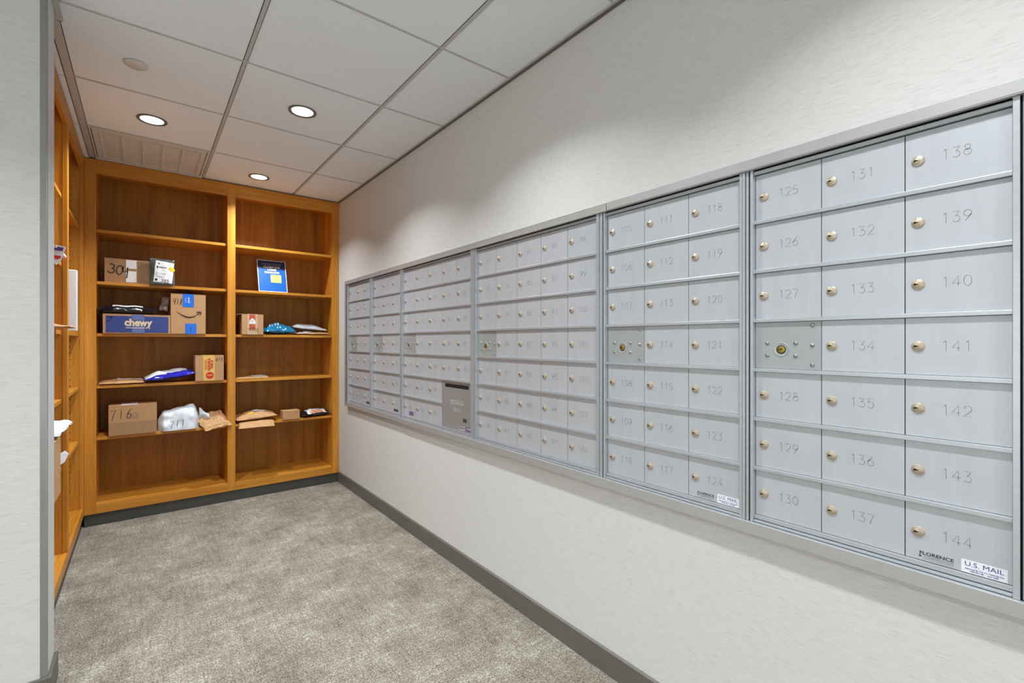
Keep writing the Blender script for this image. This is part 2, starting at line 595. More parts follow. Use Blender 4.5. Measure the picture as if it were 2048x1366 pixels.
def hall_fill_window(n, axis, a0, a1, z0, z1, pos, toward):
    """daylit window added unseen in the hall for fill light: frame, pane and the daylight coming in"""
    mb = MB()
    def bx(u0, u1, p0, p1, q0, q1, key):
        if axis == 'x':
            mb.box(u0, u1, p0, p1, q0, q1, key)
        else:
            mb.box(p0, p1, u0, u1, q0, q1, key)
    p1 = pos + .03 * toward
    for u in (a0, (a0 + a1) / 2 - .02, a1 - .04):
        bx(u, u + .04, pos, p1, z0, z1, 'trim')
    bx(a0, a1, pos, p1, z0 - .04, z0, 'trim')
    bx(a0, a1, pos, p1, z1, z1 + .04, 'trim')
    o = struct('fill_window_%d' % n, mb, bevel=.002)
    o['base'] = (0, 0, 0)
    mb = MB()
    bx(a0, a1, pos + .002 * toward, pos + .006 * toward, z0, z1, 'fill_pane')
    mb.build('fill_pane', o)
    l = bpy.data.lights.new('fill_daylight', 'AREA')
    l.shape = 'RECTANGLE'
    l.size = a1 - a0
    l.size_y = z1 - z0
    l.energy = FILL_DAY_W
    l.color = FILL_DAY_COL
    lo = bpy.data.objects.new('fill_daylight', l)
    C.objects.link(lo)
    c = (a0 + a1) / 2
    p = pos + .045 * toward
    lo.location = (c, p, (z0 + z1) / 2) if axis == 'x' else (p, c, (z0 + z1) / 2)
    d = Vector((0, toward, 0)) if axis == 'x' else Vector((toward, 0, 0))
    lo.rotation_euler = d.to_track_quat('-Z', 'Y').to_euler()
    lo.parent = o


hall_fill_window(1, 'x', -2.4, 1.0, .35, 1.95, LY0, 1)  # both openings are invented to brighten the lower walls and ceiling
hall_fill_window(2, 'y', -2.2, 1.6, .35, 1.95, LX0, 1)

# ================================================================== ceiling fittings
def downlight(x, y, label, r=.068, group='recessed round downlights in the ceiling tiles'):
    t = thing('downlight', label, 'ceiling light', (x, y, CEIL), group)
    mb = MB()
    mb.lathe((x, y, CEIL), (0, 0, -1), [(r, -.001), (r, .003), (r - .0015, .0042), (r - .006, .0040), (r - .015, .0018), (r - .016, -.001)], 'ring', 40)
    mb.build('trim_ring', t)
    mb = MB()
    mb.lathe((x, y, CEIL - .0012), (0, 0, -1), [(r - .0155, -.0005), (r - .016, .0005), (r - .05, .0008), (.0001, .0008)], 'lens', 40)
    mb.build('lens', t)
    l = bpy.data.lights.new('downlight_lamp', 'AREA')
    l.shape = 'DISK'
    l.size = 2 * (r - .014)
    l.energy = LAMP_W
    l.color = LAMP_COL
    l.spread = R(123)
    lo = bpy.data.objects.new('lamp', l)
    C.objects.link(lo)
    lo.parent = t
    lo.location = (0, 0, -.012)
    return t


downlight(.037, 3.22, 'lit round downlight in the tile next to the slotted air panel')
downlight(.657, 2.61, 'lit round downlight nearest the camera, larger-looking than the others')
downlight(.667, 3.844, 'small lit round downlight close above the right bay of the back bookcase')
for i, (x, y) in enumerate([(.657, 1.39), (.657, .17), (.657, -1.05), (-.95, 1.39), (-.95, .17), (-.95, -1.05), (-2.3, 1.39), (-2.3, .17), (-2.3, -1.05)]):  # mailbox row follows the wall scallops; the other rows are added fill
    downlight(x, y, 'unseen lit round downlight in the ceiling outside the photograph, over the hall before the mailboxes', group='downlights over the hall, outside the photograph')

mb = MB()
mb.lathe((-.026, 2.619, CEIL), (0, 0, -1), [(.043, .0), (.043, .004), (.041, .0055), (.0001, .0058)], 'grille', 40)
o = mb.build('sprinkler_cover', origin=(-.026, 2.619, CEIL))
o['label'] = 'plain white round cover plate on a ceiling tile, unlit, left of the downlights'
o['category'] = 'sprinkler cover'

t = thing('air_panel', 'off-white ceiling air panel with five pressed fields, against the top of the back bookcase', 'air vent', (.042, 3.82, CEIL))
gx0, gx1, gy0, gy1 = -.245, .336, 3.528, 4.108
mb = MB()
z0, z1 = CEIL - .003, CEIL + .0015
fx0, fx1, fy0, fy1 = -.205, .292, 3.585, 4.062
mb.box(gx0, gx1, gy0, fy0, z0, z1, 'grille')
mb.box(gx0, gx1, fy1, gy1, z0, z1, 'grille')
mb.box(gx0, fx0, fy0, fy1, z0, z1, 'grille')
mb.box(fx1, gx1, fy0, fy1, z0, z1, 'grille')
mb.build('frame', t, bevel=.0012)
n = 5
pw = (fx1 - fx0) / n
for i in range(n):
    a = fx0 + pw * i
    mb = MB()
    # shallow dished field
    o1, o2 = .002, .014
    zz = CEIL - .003
    vs = [(a + o1, fy0 + .001, zz), (a + pw - o1, fy0 + .001, zz), (a + pw - o1, fy1 - .001, zz), (a + o1, fy1 - .001, zz),
          (a + o2, fy0 + .016, zz + .004), (a + pw - o2, fy0 + .016, zz + .004), (a + pw - o2, fy1 - .016, zz + .004), (a + o2, fy1 - .016, zz + .004)]
    mb.add(vs, [(0, 4, 5, 1), (1, 5, 6, 2), (2, 6, 7, 3), (3, 7, 4, 0), (4, 7, 6, 5)], 'grille')
    mb.build('pressed_field', t)
for x0 in (-.236, .319):
    mb = MB()
    mb.box(x0, x0 + .0035, 3.54, 4.07, z0 - .0004, z0 + .0005, 'void')
    mb.build('slot', t)
mb = MB()
mb.box(gx0, gx1, 4.085, 4.0862, z0 - .0006, z0 + .0004, 'void')
mb.box(gx0, gx1, 4.0895, 4.106, z0 - .006, z0, 'grille')
mb.build('edge_strip', t)

# ================================================================== bookcases
SH = [1.965, 1.618, 1.272, .925, .580]
DEP = .364


def bookcase_back():
    t = thing('bookcase', 'wide honey oak built-in bookcase with two bays across the back of the room', 'bookcase', (.515, YB, 0))
    yb = YB + DEP
    for x in ((XL, -.245), (.500, .553), (1.279, WX - .001)):
        MB().box(x[0], x[1], YB, YB + .019, .080, 2.420, 'wz').build('stile', t, bevel=.0012)
    for x in ((-.245, .500), (.553, 1.279)):
        MB().box(x[0], x[1], YB, YB + .019, 2.326, 2.420, 'wx').build('top_rail', t, bevel=.0012)
        MB().box(x[0], x[1], YB, YB + .019, .080, .140, 'wx').build('bottom_rail', t, bevel=.0012)
    for x0, x1 in ((-.264, -.245), (.500, .553), (1.279, 1.298)):
        mb = MB().box(x0, x1, YB + .0192, yb, .080, 2.420, 'wz')
        # peg holes for the adjustable shelves
        for xx, s in ((x0, -1), (x1, 1)):
            if (x0 < 0 and s < 0) or (x0 > 1 and s > 0):
                continue
            for yy in (YB + .055, YB + .32):
                for k in range(48):
                    zz = .26 + k * .042
                    mb.lathe((xx, yy, zz), (s, 0, 0), [(.0026, -.0004), (.0026, .0004)], 'hole', 8, False)
        mb.build('side_panel', t)
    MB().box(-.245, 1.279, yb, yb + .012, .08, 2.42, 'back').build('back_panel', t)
    MB().box(-.245, .500, YB + .0192, yb - .0002, 2.400, 2.419, 'wx').build('top_panel', t)
    MB().box(.553, 1.279, YB + .0192, yb - .0002, 2.400, 2.419, 'wx').build('top_panel', t)
    for x0, x1 in ((-.245, .500), (.553, 1.279)):
        MB().box(x0, x1, YB + .0192, yb - .0002, .118, .139, 'wx').build('bottom_panel', t)
        for z in SH:
            MB().box(x0 + .001, x1 - .0015, YB + .022, yb - .0004, z - .020, z, 'wx').build('shelf', t, bevel=.0012)
    MB().box(XL, WX - .009, YB + .012, YB + .03, 0, .0798, 'toe').build('toe_kick', t)


def bookcase_left():
    t = thing('bookcase', 'narrow-looking honey oak bookcase along the left wall, partly hidden by the wall end', 'bookcase', (XL, 3.28, 0))
    xb = XL - DEP
    Y = (2.487, 2.540, 3.271, 3.328, 4.060, 4.1125)
    for a, b in ((Y[0], Y[1]), (Y[2], Y[3]), (Y[4], Y[5])):
        MB().box(XL - .019, XL - (.0004 if a > 4 else 0), a, b, .080, 2.420, 'wz').build('stile', t, bevel=.0012)
    for a, b in ((Y[1], Y[2]), (Y[3], Y[4])):
        MB().box(XL - .019, XL, a, b, 2.326, 2.420, 'wy').build('top_rail', t, bevel=.0012)
        MB().box(XL - .019, XL, a, b, .080, .140, 'wy').build('bottom_rail', t, bevel=.0012)
        MB().box(xb, XL - .0192, a, b, .118, .139, 'wy').build('bottom_panel', t)
        MB().box(xb, XL - .0192, a, b, 2.400, 2.419, 'wy').build('top_panel', t)
        for z in SH:
            MB().box(xb + .0004, XL - .022, a + .001, b - .0015, z - .020, z, 'wy').build('shelf', t, bevel=.0012)
    for a, b in ((Y[0], Y[1]), (Y[2] + .003, Y[3]), (Y[4] + .002, Y[4] + .022)):
        mb = MB().box(xb, XL - .0192, a, b, .080, 2.420, 'wz')
        if a > 3:
            for k in range(48):
                zz = .26 + k * .042
                mb.lathe((XL - .062, a, zz), (0, -1, 0), [(.0028, -.0004), (.0028, .0004)], 'hole', 8, False)
        mb.build('side_panel', t)
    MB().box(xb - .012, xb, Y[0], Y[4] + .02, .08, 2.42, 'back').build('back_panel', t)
    MB().box(XL - .03, XL - .012, Y[0], Y[5], 0, .0798, 'toe').build('toe_kick', t)


bookcase_back()
bookcase_left()

# ================================================================== mailboxes
XD = 1.330
ZT = 1.672
PZ = .135
DH = .1245


def face(yc, zc, x=XD - .0005):
    """drawing on a mailbox door: u runs to the viewer's right, v up"""
    return lambda u, v: (x, yc - u, zc + v)


def usmail_label(parent, y0, y1, z0, z1):
    w_, h_ = y0 - y1, z1 - z0
    yc, zc = (y0 + y1) / 2, (z0 + z1) / 2
    mb = MB()
    mb.box(XD - .0009, XD - .0001, y1, y0, z0, z1, 'white')
    f = face(yc, zc, XD - .0012)
    mb.text('U.S. MAIL', h_ * .52, f, 'inkb', 0, h_ * .20, bold=0.0, fit=w_ * .84)
    mb.text('Approved By The U.S. Postal Service', h_ * .155, f, 'inkb', 0, -h_ * .17, bold=h_ * .004, fit=w_ * .84)
    mb.text('USPS-STD-4B  -  April, 2005', h_ * .155, f, 'inkb', 0, -h_ * .35, bold=h_ * .004, fit=w_ * .62)
    o = mb.build('label', parent)
    o['label'] = 'white sticker with blue U.S. MAIL lettering'


def florence_label(parent, y0, y1, z0, z1):
    w_, h_ = y0 - y1, z1 - z0
    yc, zc = (y0 + y1) / 2, (z0 + z1) / 2
    mb = MB()
    mb.box(XD - .0008, XD - .0001, y1, y0, z0, z1, 'door')
    f = face(yc, zc, XD - .0011)
    mb.text('FLORENCE', h_ * .48, f, 'ink', 0, h_ * .20, bold=h_ * .008, fit=w_ * .80)
    mb.text('CORPORATION', h_ * .32, f, 'inkg', w_ * .05, -h_ * .14, fit=w_ * .68)
    for k in range(3):
        mb.rect(-w_ * .42, -w_ * .35, -h_ * (.06 + .07 * k), -h_ * (.02 + .07 * k), f, 'ink')
    mb.rect(-w_ * .34, w_ * .40, -h_ * .36, -h_ * .33, f, 'inkg')
    o = mb.build('label', parent)
    o['label'] = 'clear sticker with black maker lettering'


LOCK_ME = {}


def lock_on(parent, y, z):
    """nickel cam lock; the mesh is shared by every door"""
    key = 'lock'
    if key not in LOCK_ME:
        mb = MB()
        mb.lathe((0, 0, 0), (-1, 0, 0), [(.0114, 0), (.0114, .0022), (.0106, .0031), (.0001, .0034)], 'nickel', 24)
        mb.lathe((-.0030, .0022, 0), (-1, 0, 0), [(.0060, 0), (.0060, .0016), (.0052, .0022), (.0001, .0023)], 'nickel', 18)
        mb.box(-.0062, -.0052, -.0008, .0066, -.0011, .0011, 'hole')
        mb.lathe((-.0054, .0046, .0), (-1, 0, 0), [(.0023, 0), (.0023, .0008)], 'hole', 8, False)
        o = mb.build('lock')
        LOCK_ME[key] = o.data
        bpy.data.objects.remove(o)
    o = bpy.data.objects.new('lock', LOCK_ME[key])
    C.objects.link(o)
    o.parent = parent
    b = parent['base']
    o.location = (XD - b[0], y - b[1], z - b[2])
    return o


def door(parent, yl, yr, row, num, lockoff=.0225):
    zt = ZT - PZ * row
    zb = zt - DH if row < 6 else .7390
    g = .0009
    mb = MB()
    mb.box(XD, XD + .003, yr + g, yl - g, zb + .0004, zt - .0004, 'door')
    zc = zt - .0622
    if num:
        f1 = face(yl - lockoff - .061, zc + .001, XD - .00035)
        f2 = face(yl - lockoff - .0604, zc + .0003, XD - .0002)
        for pl in strokes(str(num), .0220, .58, .20):
            mb.ribbon(pl, .0013, f1, 'groove')
            mb.ribbon(pl, .0012, f2, 'glint')
    d = mb.build('door', parent)
    lock_on(d, yl - lockoff, zc)
    return d


def master_panel(parent, yl, yr, row):
    zt = ZT - PZ * row
    zb = zt - DH
    zc = zt - .0622
    mb = MB().box(XD, XD + .003, yr + .0006, yl - .0006, zb + .0004, zt - .0004, 'lockp')
    d = mb.build('lock_panel', parent)
    ly, lz = yl - .066, zc - .011
    mb = MB()
    mb.lathe((XD, ly, lz), (-1, 0, 0), [(.0195, 0), (.0195, .0006), (.0182, .0014), (.0168, .0005), (.0105, .0003), (.0102, .0003)], 'lockp', 32)
    mb.lathe((XD, ly, lz), (-1, 0, 0), [(.0112, .0002), (.0116, .0008), (.0096, .0008), (.0096, .0002)], 'hole', 24)
    mb.lathe((XD, ly, lz), (-1, 0, 0), [(.0096, 0), (.0096, .0010), (.0088, .0016), (.0001, .0017)], 'brass', 24)
    mb.box(XD - .0024, XD - .0012, ly - .0065, ly + .0065, lz - .0008, lz + .0008, 'hole')
    mb.box(XD - .0025, XD - .0012, ly - .002, ly + .002, lz - .0008, lz + .0022, 'hole')
    o = mb.build('master_lock', d)
    o['label'] = 'brass keyhole in a raised ring'
    for dy, dz in ((.031, .006), (.031, -.027), (.101, .006), (.101, -.027), (.140, .052), (.140, .001), (.140, -.049)):
        mb = MB()
        mb.lathe((XD, yl - dy, zc + dz), (-1, 0, 0), [(.0054, 0), (.0050, .0016), (.0034, .0032), (.0001, .0040)], 'rivet', 14)
        mb.build('rivet', d)


def mailbox_unit(label, cols, yr_front, first, nxt=None, blank=False, outgoing=False, skip_master=False):
    """cols: door-plane Y of every column edge from left to right in the picture"""
    yl, yr = cols[0], cols[-1]
    t = thing('mailbox_unit', label, 'mailboxes', (XD, (yl + yr) / 2, .7), 'wall-recessed mailbox units')
    XF = 1.314
    # dark box behind the doors
    MB().box(XD + .0031, XD + .36, nxt + .0112, yl + .0094, .7205, 1.690, 'void').build('cabinet_body', t)
    mb = MB()
    # left stile: a flat rib and its return towards the doors
    mb.box(XF, XD + .003, yl + .0004, yl + .0075, .7205, 1.6860, 'alu')
    mb.box(XF + .003, XD + .003, yl + .0075, yl + .0095, .7205, 1.6860, 'alu')
    mb.build('left_stile', t, bevel=.0012)
    mb = MB()
    end = nxt + .0112
    nr = max(1, round((yr_front - end) / .0085))
    rw = (yr_front - end) / nr
    x = yr_front
    for k in range(nr):
        lip = -.0015 if k % 3 == 1 else (.002 if k % 3 == 2 else 0)
        mb.box(XF + lip, XD + .003, x - rw + .0014, x, .7205, 1.6860, 'alu')
        mb.box(XF + .005, XD + .003, x - rw, x - rw + .0014, .7205, 1.6860, 'void')
        x -= rw
    mb.build('right_stile', t, bevel=.0010)
    MB().box(1.3205, XD + .003, yr_front + .0002, yl + .0002, ZT + .0016, 1.6826, 'alu').build('top_rail', t, bevel=.0008)
    mb = MB()
    mb.box(1.3235, XD + .003, yr_front + .0002, yl + .0002, .7280, .7384, 'alu')
    mb.box(1.3170, XD + .003, yr_front + .0002, yl + .0002, .7205, .7262, 'alu')
    mb.build('bottom_rail', t, bevel=.0008)
    ends = cols[:-1] + [yr_front + .0006]
    for r in range(6):
        zt = ZT - PZ * r - DH
        ye = yr_front + .0003
        if outgoing and r == 5:
            ye = cols[3]
        MB().box(1.3215, XD + .003, ye, yl + .003, zt - .0100, zt - .0003, 'alu').build('crossbar', t, bevel=.0010)
    num = first
    last = None
    for c in range(len(cols) - 1):
        a, b = ends[c], ends[c + 1]
        for r in range(7):
            if c == 0 and r == 3:
                master_panel(t, a, b, r)
                continue
            if outgoing and c >= 3 and r >= 5:
                continue
            last = door(t, a, b, r, None if blank else num)
            num += 1
    if outgoing:
        a, b = cols[3], ends[-1]
        mb = MB().box(XD - .0008, XD + .003, b + .0006, a - .0006, .7395, .9962, 'steel')
        f = face((a + b) / 2 - .004, .887, XD - .0012)
        for pl in strokes('OUTGOING', .024, .50, .20):
            mb.ribbon(pl, .0017, f, 'white')
        f = face((a + b) / 2 - .004, .849, XD - .0012)
        for pl in strokes('MAIL', .024, .56, .24):
            mb.ribbon(pl, .0017, f, 'white')
        d = mb.build('outgoing_mail_panel', t)
        d['label'] = 'darker steel panel with a mail slot and engraved OUTGOING MAIL'
        mb = MB()
        pts = arc(-.112, 0, .010, .010, 90, 270, 8) + arc(.112, 0, .010, .010, -90, 90, 8)
        f = face(2.164, .974, XD - .0014)
        mb.add([f(*p) for p in pts], [tuple(range(len(pts)))], 'hole')
        f2 = face(2.164, .974, XD - .0011)
        mb.ribbon(pts + [pts[0]], .002, f2, 'alu')
        mb.build('mail_slot', d)
        for yy, zz in ((2.305, .925), (2.262, .925), (2.305, .795), (2.262, .795)):
            MB().lathe((XD - .0008, yy, zz), (-1, 0, 0), [(.0032, 0), (.0028, .001), (.0001, .0012)], 'rivet', 10).build('screw', d)
        MB().box(XD - .0012, XD - .0007, 2.062, 2.101, .788, .808, 'dgrey').build('sticker', d)
        mb = MB().box(XD - .0013, XD - .0007, 2.083, 2.141, .7435, .763, 'door')
        mb.text('FLORENCE', .010, face(2.112, .755, XD - .0016), 'ink', bold=.0002)
        mb.build('label', d)
        mb = MB().box(XD - .0013, XD - .0007, b + .004, 2.074, .7435, .768, 'lpurp')
        mb.text('U.S. MAIL', .0115, face((b + 2.074) / 2, .758, XD - .0016), 'white', bold=.0002)
        mb.build('label', d)
    return t, last


U6, l6 = mailbox_unit('silver mailbox unit of doors numbered 125 to 144, nearest the camera', [.594, .434, .271, .107], .1060, 125, .0835)
florence_label(l6, .2530, .1845, .7405, .7615)
usmail_label(l6, .1800, .1135, .7402, .7655)
U5, l5 = mailbox_unit('silver mailbox unit of three columns of doors numbered 105 to 124', [1.118, .959, .796, .639], .6310, 105, .594)
florence_label(l5, .7720, .7075, .7405, .7615)
usmail_label(l5, .7035, .6385, .7402, .7655)
U4, l4 = mailbox_unit('wide silver mailbox unit of five columns numbered 71 to 104, without any mail slot', [1.958, 1.803, 1.643, 1.482, 1.323, 1.174], 1.1600, 71, 1.118)
U3, l3 = mailbox_unit('wide silver mailbox unit numbered 41 to 70 with the slotted OUTGOING MAIL panel', [2.812, 2.647, 2.484, 2.324, 2.167, 2.031], 2.0060, 41, 1.958, outgoing=True)
MB().box(XD - .0009, XD - .0001, 2.678, 2.739, .7500, .7740, 'lpurp').build('label', [c for c in U3.children if c.name.startswith('door')][5])
U2, l2 = mailbox_unit('silver mailbox unit of three narrow-looking columns, second from the bookcase end', [3.322, 3.160, 3.004, 2.877], 2.8430, 21, 2.812)
MB().box(XD - .0009, XD - .0001, 2.903, 2.972, .7470, .7640, 'dgrey').build('label', l2)
U1, l1 = mailbox_unit('silver mailbox unit at the far end of the row, closest to the bookcase', [3.834, 3.669, 3.516, 3.403], 3.3620, 1, 3.322)
MB().box(XD - .0009, XD - .0001, 3.395, 3.470, .7480, .7630, 'dgrey').build('label', l1)
U7, l7 = mailbox_unit('silver mailbox unit cut off by the right edge of the photograph', [.0835, -.082, -.245, -.408], -.4100, 1, -.447, blank=True)

# painted metal surround around the whole row
t = thing('mailbox_surround', 'grey metal trim framing the whole row of mailboxes on the right wall', 'trim', (WX, 1.7, .70))
XT = 1.306
mb = MB()
for a, b in ((1.1065, 3.887), (-.515, 1.1035)):
    mb = MB()
    d = 0 if b > 2 else .001
    mb.box(XT - d, XT + .0022, a, b, 1.6885, 1.7140 + d, 'trim')
    mb.box(XT, WX - .0005, a, b, 1.7120, 1.7140 + d, 'trim')
    mb.box(XT, 1.3195, a, b, 1.6862, 1.6890, 'trim')
    mb.build('top_trim', t, bevel=.0007)
for a, b in ((2.8105, 3.887), (-.515, 2.8080)):
    mb = MB()
    d = 0 if b > 3 else .0012
    mb.box(XT - d, XT + .0022, a, b, .6890 - d, .7195, 'trim')
    mb.box(XT, 1.3165, a, b, .7172, .7200, 'alu')
    mb.box(XT, WX - .0005, a, b, .6890 - d, .6910, 'trim')
    mb.build('bottom_trim', t, bevel=.0007)
MB().box(XT + .003, XT + .006, 1.1020, 1.1080, 1.6895, 1.7120, 'void').build('joint', t)
mb = MB()
mb.box(XT, XT + .0022, 3.857, 3.887, .7195, 1.6885, 'trim')
mb.box(XT, WX - .0005, 3.885, 3.887, .7195, 1.6885, 'trim')
mb.box(XT + .006, XD, 3.8450, 3.8560, .7200, 1.6885, 'alu')
mb.build('side_trim', t, bevel=.0007)

# ================================================================== parcels
def FR(yf):
    """drawing on a camera-facing upright face at depth yf: u = world x, v = world z"""
    return lambda x, z: (x, yf, z)


def hand(mb, text, cx, cz, h, w_, fn, key='ink', gap=.16, wf=.62, slant=.0, tilt=0):
    ct, st = math.cos(R(tilt)), math.sin(R(tilt))
    for pl in strokes(text, h, wf, gap, 'h', slant):
        mb.ribbon([(cx + x * ct - y * st, cz + x * st + y * ct) for x, y in pl], w_, fn, key)


def carton(name, label, cat, x0, x1, y0, y1, z0, z1, key='card', deco=None, group=None, rot=0.0, seam=True):
    t = thing(name, label, cat, ((x0 + x1) / 2, (y0 + y1) / 2, z0), group)
    mb = MB()
    mb.box(x0, x1, y0, y1, z0, z1 - .003, key)
    # top flaps meeting along the middle, a little proud of the walls
    ym = (y0 + y1) / 2
    mb.box(x0 - .0008, x1 + .0008, y0 - .0008, ym - .0012, z1 - .003, z1, key)
    mb.box(x0 - .0008, x1 + .0008, ym + .0012, y1 + .0008, z1 - .003, z1, key)
    if deco:
        deco(mb, t)
    mb.build('carton_body', t, bevel=.0018)
    t.rotation_euler.z = R(rot)
    return t


def strip(parent, name, key, rects, fn, label=None, deco=None):
    mb = MB()
    for (a, b, c, d) in rects:
        mb.rect(a, b, c, d, fn, key)
    if deco:
        deco(mb)
    o = mb.build(name, parent)
    if label:
        o['label'] = label
    return o


def tape(parent, key, x0, x1, y0, z0, z1, wrap_top=None, label=None, deco=None, th=.0006):
    """strip of tape down a front face, optionally folded over the top edge"""
    mb = MB()
    mb.box(x0, x1, y0 - th, y0 + .0002, z0, z1, key)
    if wrap_top:
        mb.box(x0, x1, y0 - th, wrap_top, z1 - .0002, z1 + th, key)
    if deco:
        deco(mb)
    o = mb.build('tape', parent)
    if label:
        o['label'] = label
    return o


def soft(name, label, cat, mat, W, D, H, X, parts=None, seed=1, wr=.25, p=2.2, warp=None, key2=None, n=34, m=26, group=None, lip=.0, fr=3.0):
    """a padded or poly mailer: two sheets joined at a flat edge, creased; X places it (local x width, y depth, z up)"""
    t = thing(name, label, cat, tuple(X.translation), group)
    t.rotation_euler = X.to_euler()

    def prof(u, v):
        e = max(0.0, (1 - abs(u) ** p)) * max(0.0, (1 - abs(v) ** p))
        return e ** .55

    def S(x, y, side=1, off=0.0):
        u, v = max(-1, min(1, 2 * x / W)), max(-1, min(1, 2 * y / D))
        e = prof(u, v)
        q = Vector((x * fr * 3 + seed * 3.1, y * fr * 4 + seed, side * 2.0 + seed))
        nz = noise.fractal(q, 0.9, 2.1, 3)
        cr = abs(noise.noise(Vector((x * fr * 5 + y * fr * 4 + seed * 7, y * fr * 3 - x * fr * 2, seed * 1.7)))) - .25
        rim = noise.noise(Vector((x * 22 + seed, y * 22, seed * 2.0))) * wr * H * .35
        z = H * .32 + rim * (1 - e) + (H * (.66 if side > 0 else -.30)) * e
        z += H * wr * (nz * .6 + cr) * min(1, e * 1.6 + .15) * (1 if side > 0 else .12)
        z = max(z, .0006 if side < 0 else .0012) + off
        ex = W * .018 * wr * 4 * noise.noise(Vector((y * 30, seed * 3.3, u)))
        ey = D * .018 * wr * 4 * noise.noise(Vector((x * 30, seed * 5.1, v)))
        pt = Vector((x + ex * abs(u), y + ey * abs(v), z))
        if warp:
            pt = Vector(warp(pt))
        return pt
    inv = Vector(t['base'])
    t['base'] = (0, 0, 0)
    mb = MB()
    vs = []
    fs = []
    for side in (1, -1):
        b = len(vs)
        for j in range(m + 1):
            for i in range(n + 1):
                vs.append(S(-W / 2 + W * i / n, -D / 2 + D * j / m, side))
        for j in range(m):
            for i in range(n):
                a = b + j * (n + 1) + i
                q = (a, a + 1, a + n + 2, a + n + 1)
                fs.append(q if side > 0 else q[::-1])
    half = (n + 1) * (m + 1)
    rim_ = [i for i in range(n + 1)] + [(n + 1) * j + n for j in range(1, m + 1)] + [(n + 1) * m + i for i in range(n - 1, -1, -1)] + [(n + 1) * j for j in range(m - 1, 0, -1)]
    mb.add(vs, fs, mat, True)
    rf = []
    for k in range(len(rim_)):
        a, b2 = rim_[k], rim_[(k + 1) % len(rim_)]
        rf.append((b2, a, a + half, b2 + half))
    k0 = mb.m(key2 or mat)
    for f in rf:
        mb.f.append(f)
        mb.mi.append(k0)
        mb.sm.append(False)
    if parts:
        for d in parts:
            d(mb, t, S)
    mb.build('mailer_body', t)
    return t


def on_top(S, off=.0012, cx=0, cy=0, rot=0):
    cr, sr = math.cos(R(rot)), math.sin(R(rot))
    return lambda x, y: S(cx + x * cr - y * sr, cy + x * sr + y * cr, 1, off)


def patch(name, key, x0, x1, y0, y1, rot=0, label=None, deco=None, off=.0014):
    def fnc(mb, t, S):
        f = on_top(S, off, (x0 + x1) / 2, (y0 + y1) / 2, rot)
        w_, h_ = (x1 - x0) / 2, (y1 - y0) / 2
        q = MB()
        q.rect(-w_, w_, -h_, h_, f, key, 12, 10)
        if deco:
            deco(q, on_top(S, off + .0008, (x0 + x1) / 2, (y0 + y1) / 2, rot))
        o = q.build(name, t)
        if label:
            o['label'] = label
    return fnc


def place(x, y, z, rx=0, ry=0, rz=0):
    return Matrix.Translation((x, y, z)) @ Matrix.Rotation(R(rz), 4, 'Z') @ Matrix.Rotation(R(ry), 4, 'Y') @ Matrix.Rotation(R(rx), 4, 'X')


E = .0012
S1, S2, S3, S4, S5 = [z + .0006 for z in SH]

# --- upper left bay -------------------------------------------------------
def d304(mb, t):
    f = FR(4.1590 - E)
    hand(mb, '30', -.146, 1.711, .062, .0062, f, gap=.02, wf=.62, tilt=-6)
    for pl in ([(-.107, 1.734), (-.112, 1.698), (-.084, 1.698)], [(-.085, 1.729), (-.086, 1.690), (-.091, 1.654)]):
        mb.ribbon(pl, .0062, f, 'ink')


t = carton('cardboard_box', 'long brown cardboard box marked 304 with white tape down its middle', 'box', -.206, .050, 4.160, 4.40, S2, 1.779, 'card2', d304, 'cardboard parcels on the back bookcase')
strip(t, 'tape', 'ctape', [(-.036, .046, S2 + .002, 1.774)], FR(4.1593), 'glossy brown tape')
M['ctape2'] = plain('brown_glossy_tape_film', (150, 112, 78), 0.15, scale=12, amt=0.12)
strip(t, 'tape', 'ctape2', [(-.034, .046, S2 + .002, 1.772)], FR(4.1590))
strip(t, 'label', 'white', [(-.094, -.038, 1.720, 1.779), (-.094, -.038, 1.626, 1.703)], FR(4.1586), 'two white paper patches')
strip(t, 'flap_edge', 'card', [(-.207, .048, 1.7792, 1.7830)], FR(4.165))


def w305(p):
    return (p.x + .012 * math.sin(p.y * 14), p.y, p.z)


def lab305(q, f):
    hand(q, '305', .012, -.062, .022, .0030, f, gap=.22, wf=.55)
    q.rect(-.046, -.032, -.068, -.052, f, 'ink')
    for k in range(4):
        q.rect(-.045, .012 - .006 * (k % 2), -.014 - k * .008, -.0115 - k * .008, f, 'inkg')
    q.rect(-.040, -.028, .050, .062, f, 'inkg')
    q.rect(-.030, .012, .028, .036, f, 'inkg')
    q.rect(-.044, -.034, .022, .036, f, 'ink')
    q.rect(-.020, .030, .056, .059, f, 'inkg')


soft('poly_mailer', 'grey-green shiny poly bag with white shipping label marked 305, leaning on the brown box', 'mailer',
     'green', .142, .190, .030, place(.104, 4.139, 1.707, rx=84, rz=2), [
         patch('label', 'white', -.044, .062, -.078, .074, -6, 'white shipping label marked 305', lab305),
         patch('sticker', 'stickr', .036, .072, .010, .034, -38, 'small bright yellow sticker', off=.0034)], 3, .28, 4.0)

# --- chewy box, black mailer, smile box -----------------------------------
def dchewy(mb, t):
    f = FR(4.1190 - E)
    mb.rect(-.197, .139, 1.2795, 1.391, f, 'navy')
    f2 = FR(4.1190 - 2 * E)
    mb.text('chewy', .066, f2, 'cream', -.028, 1.346, bold=.0030, fit=.150)
    mb.text('where pet lovers shop', .0150, f2, 'cream', -.028, 1.312, bold=.0004, fit=.132)
    for pl in ([(-.190, 1.386), (-.172, 1.380), (-.165, 1.388)], [(-.170, 1.390), (-.166, 1.372)], [(-.188, 1.345), (-.186, 1.360), (-.170, 1.362)]):
        mb.ribbon(pl, .004, f2, 'ink')


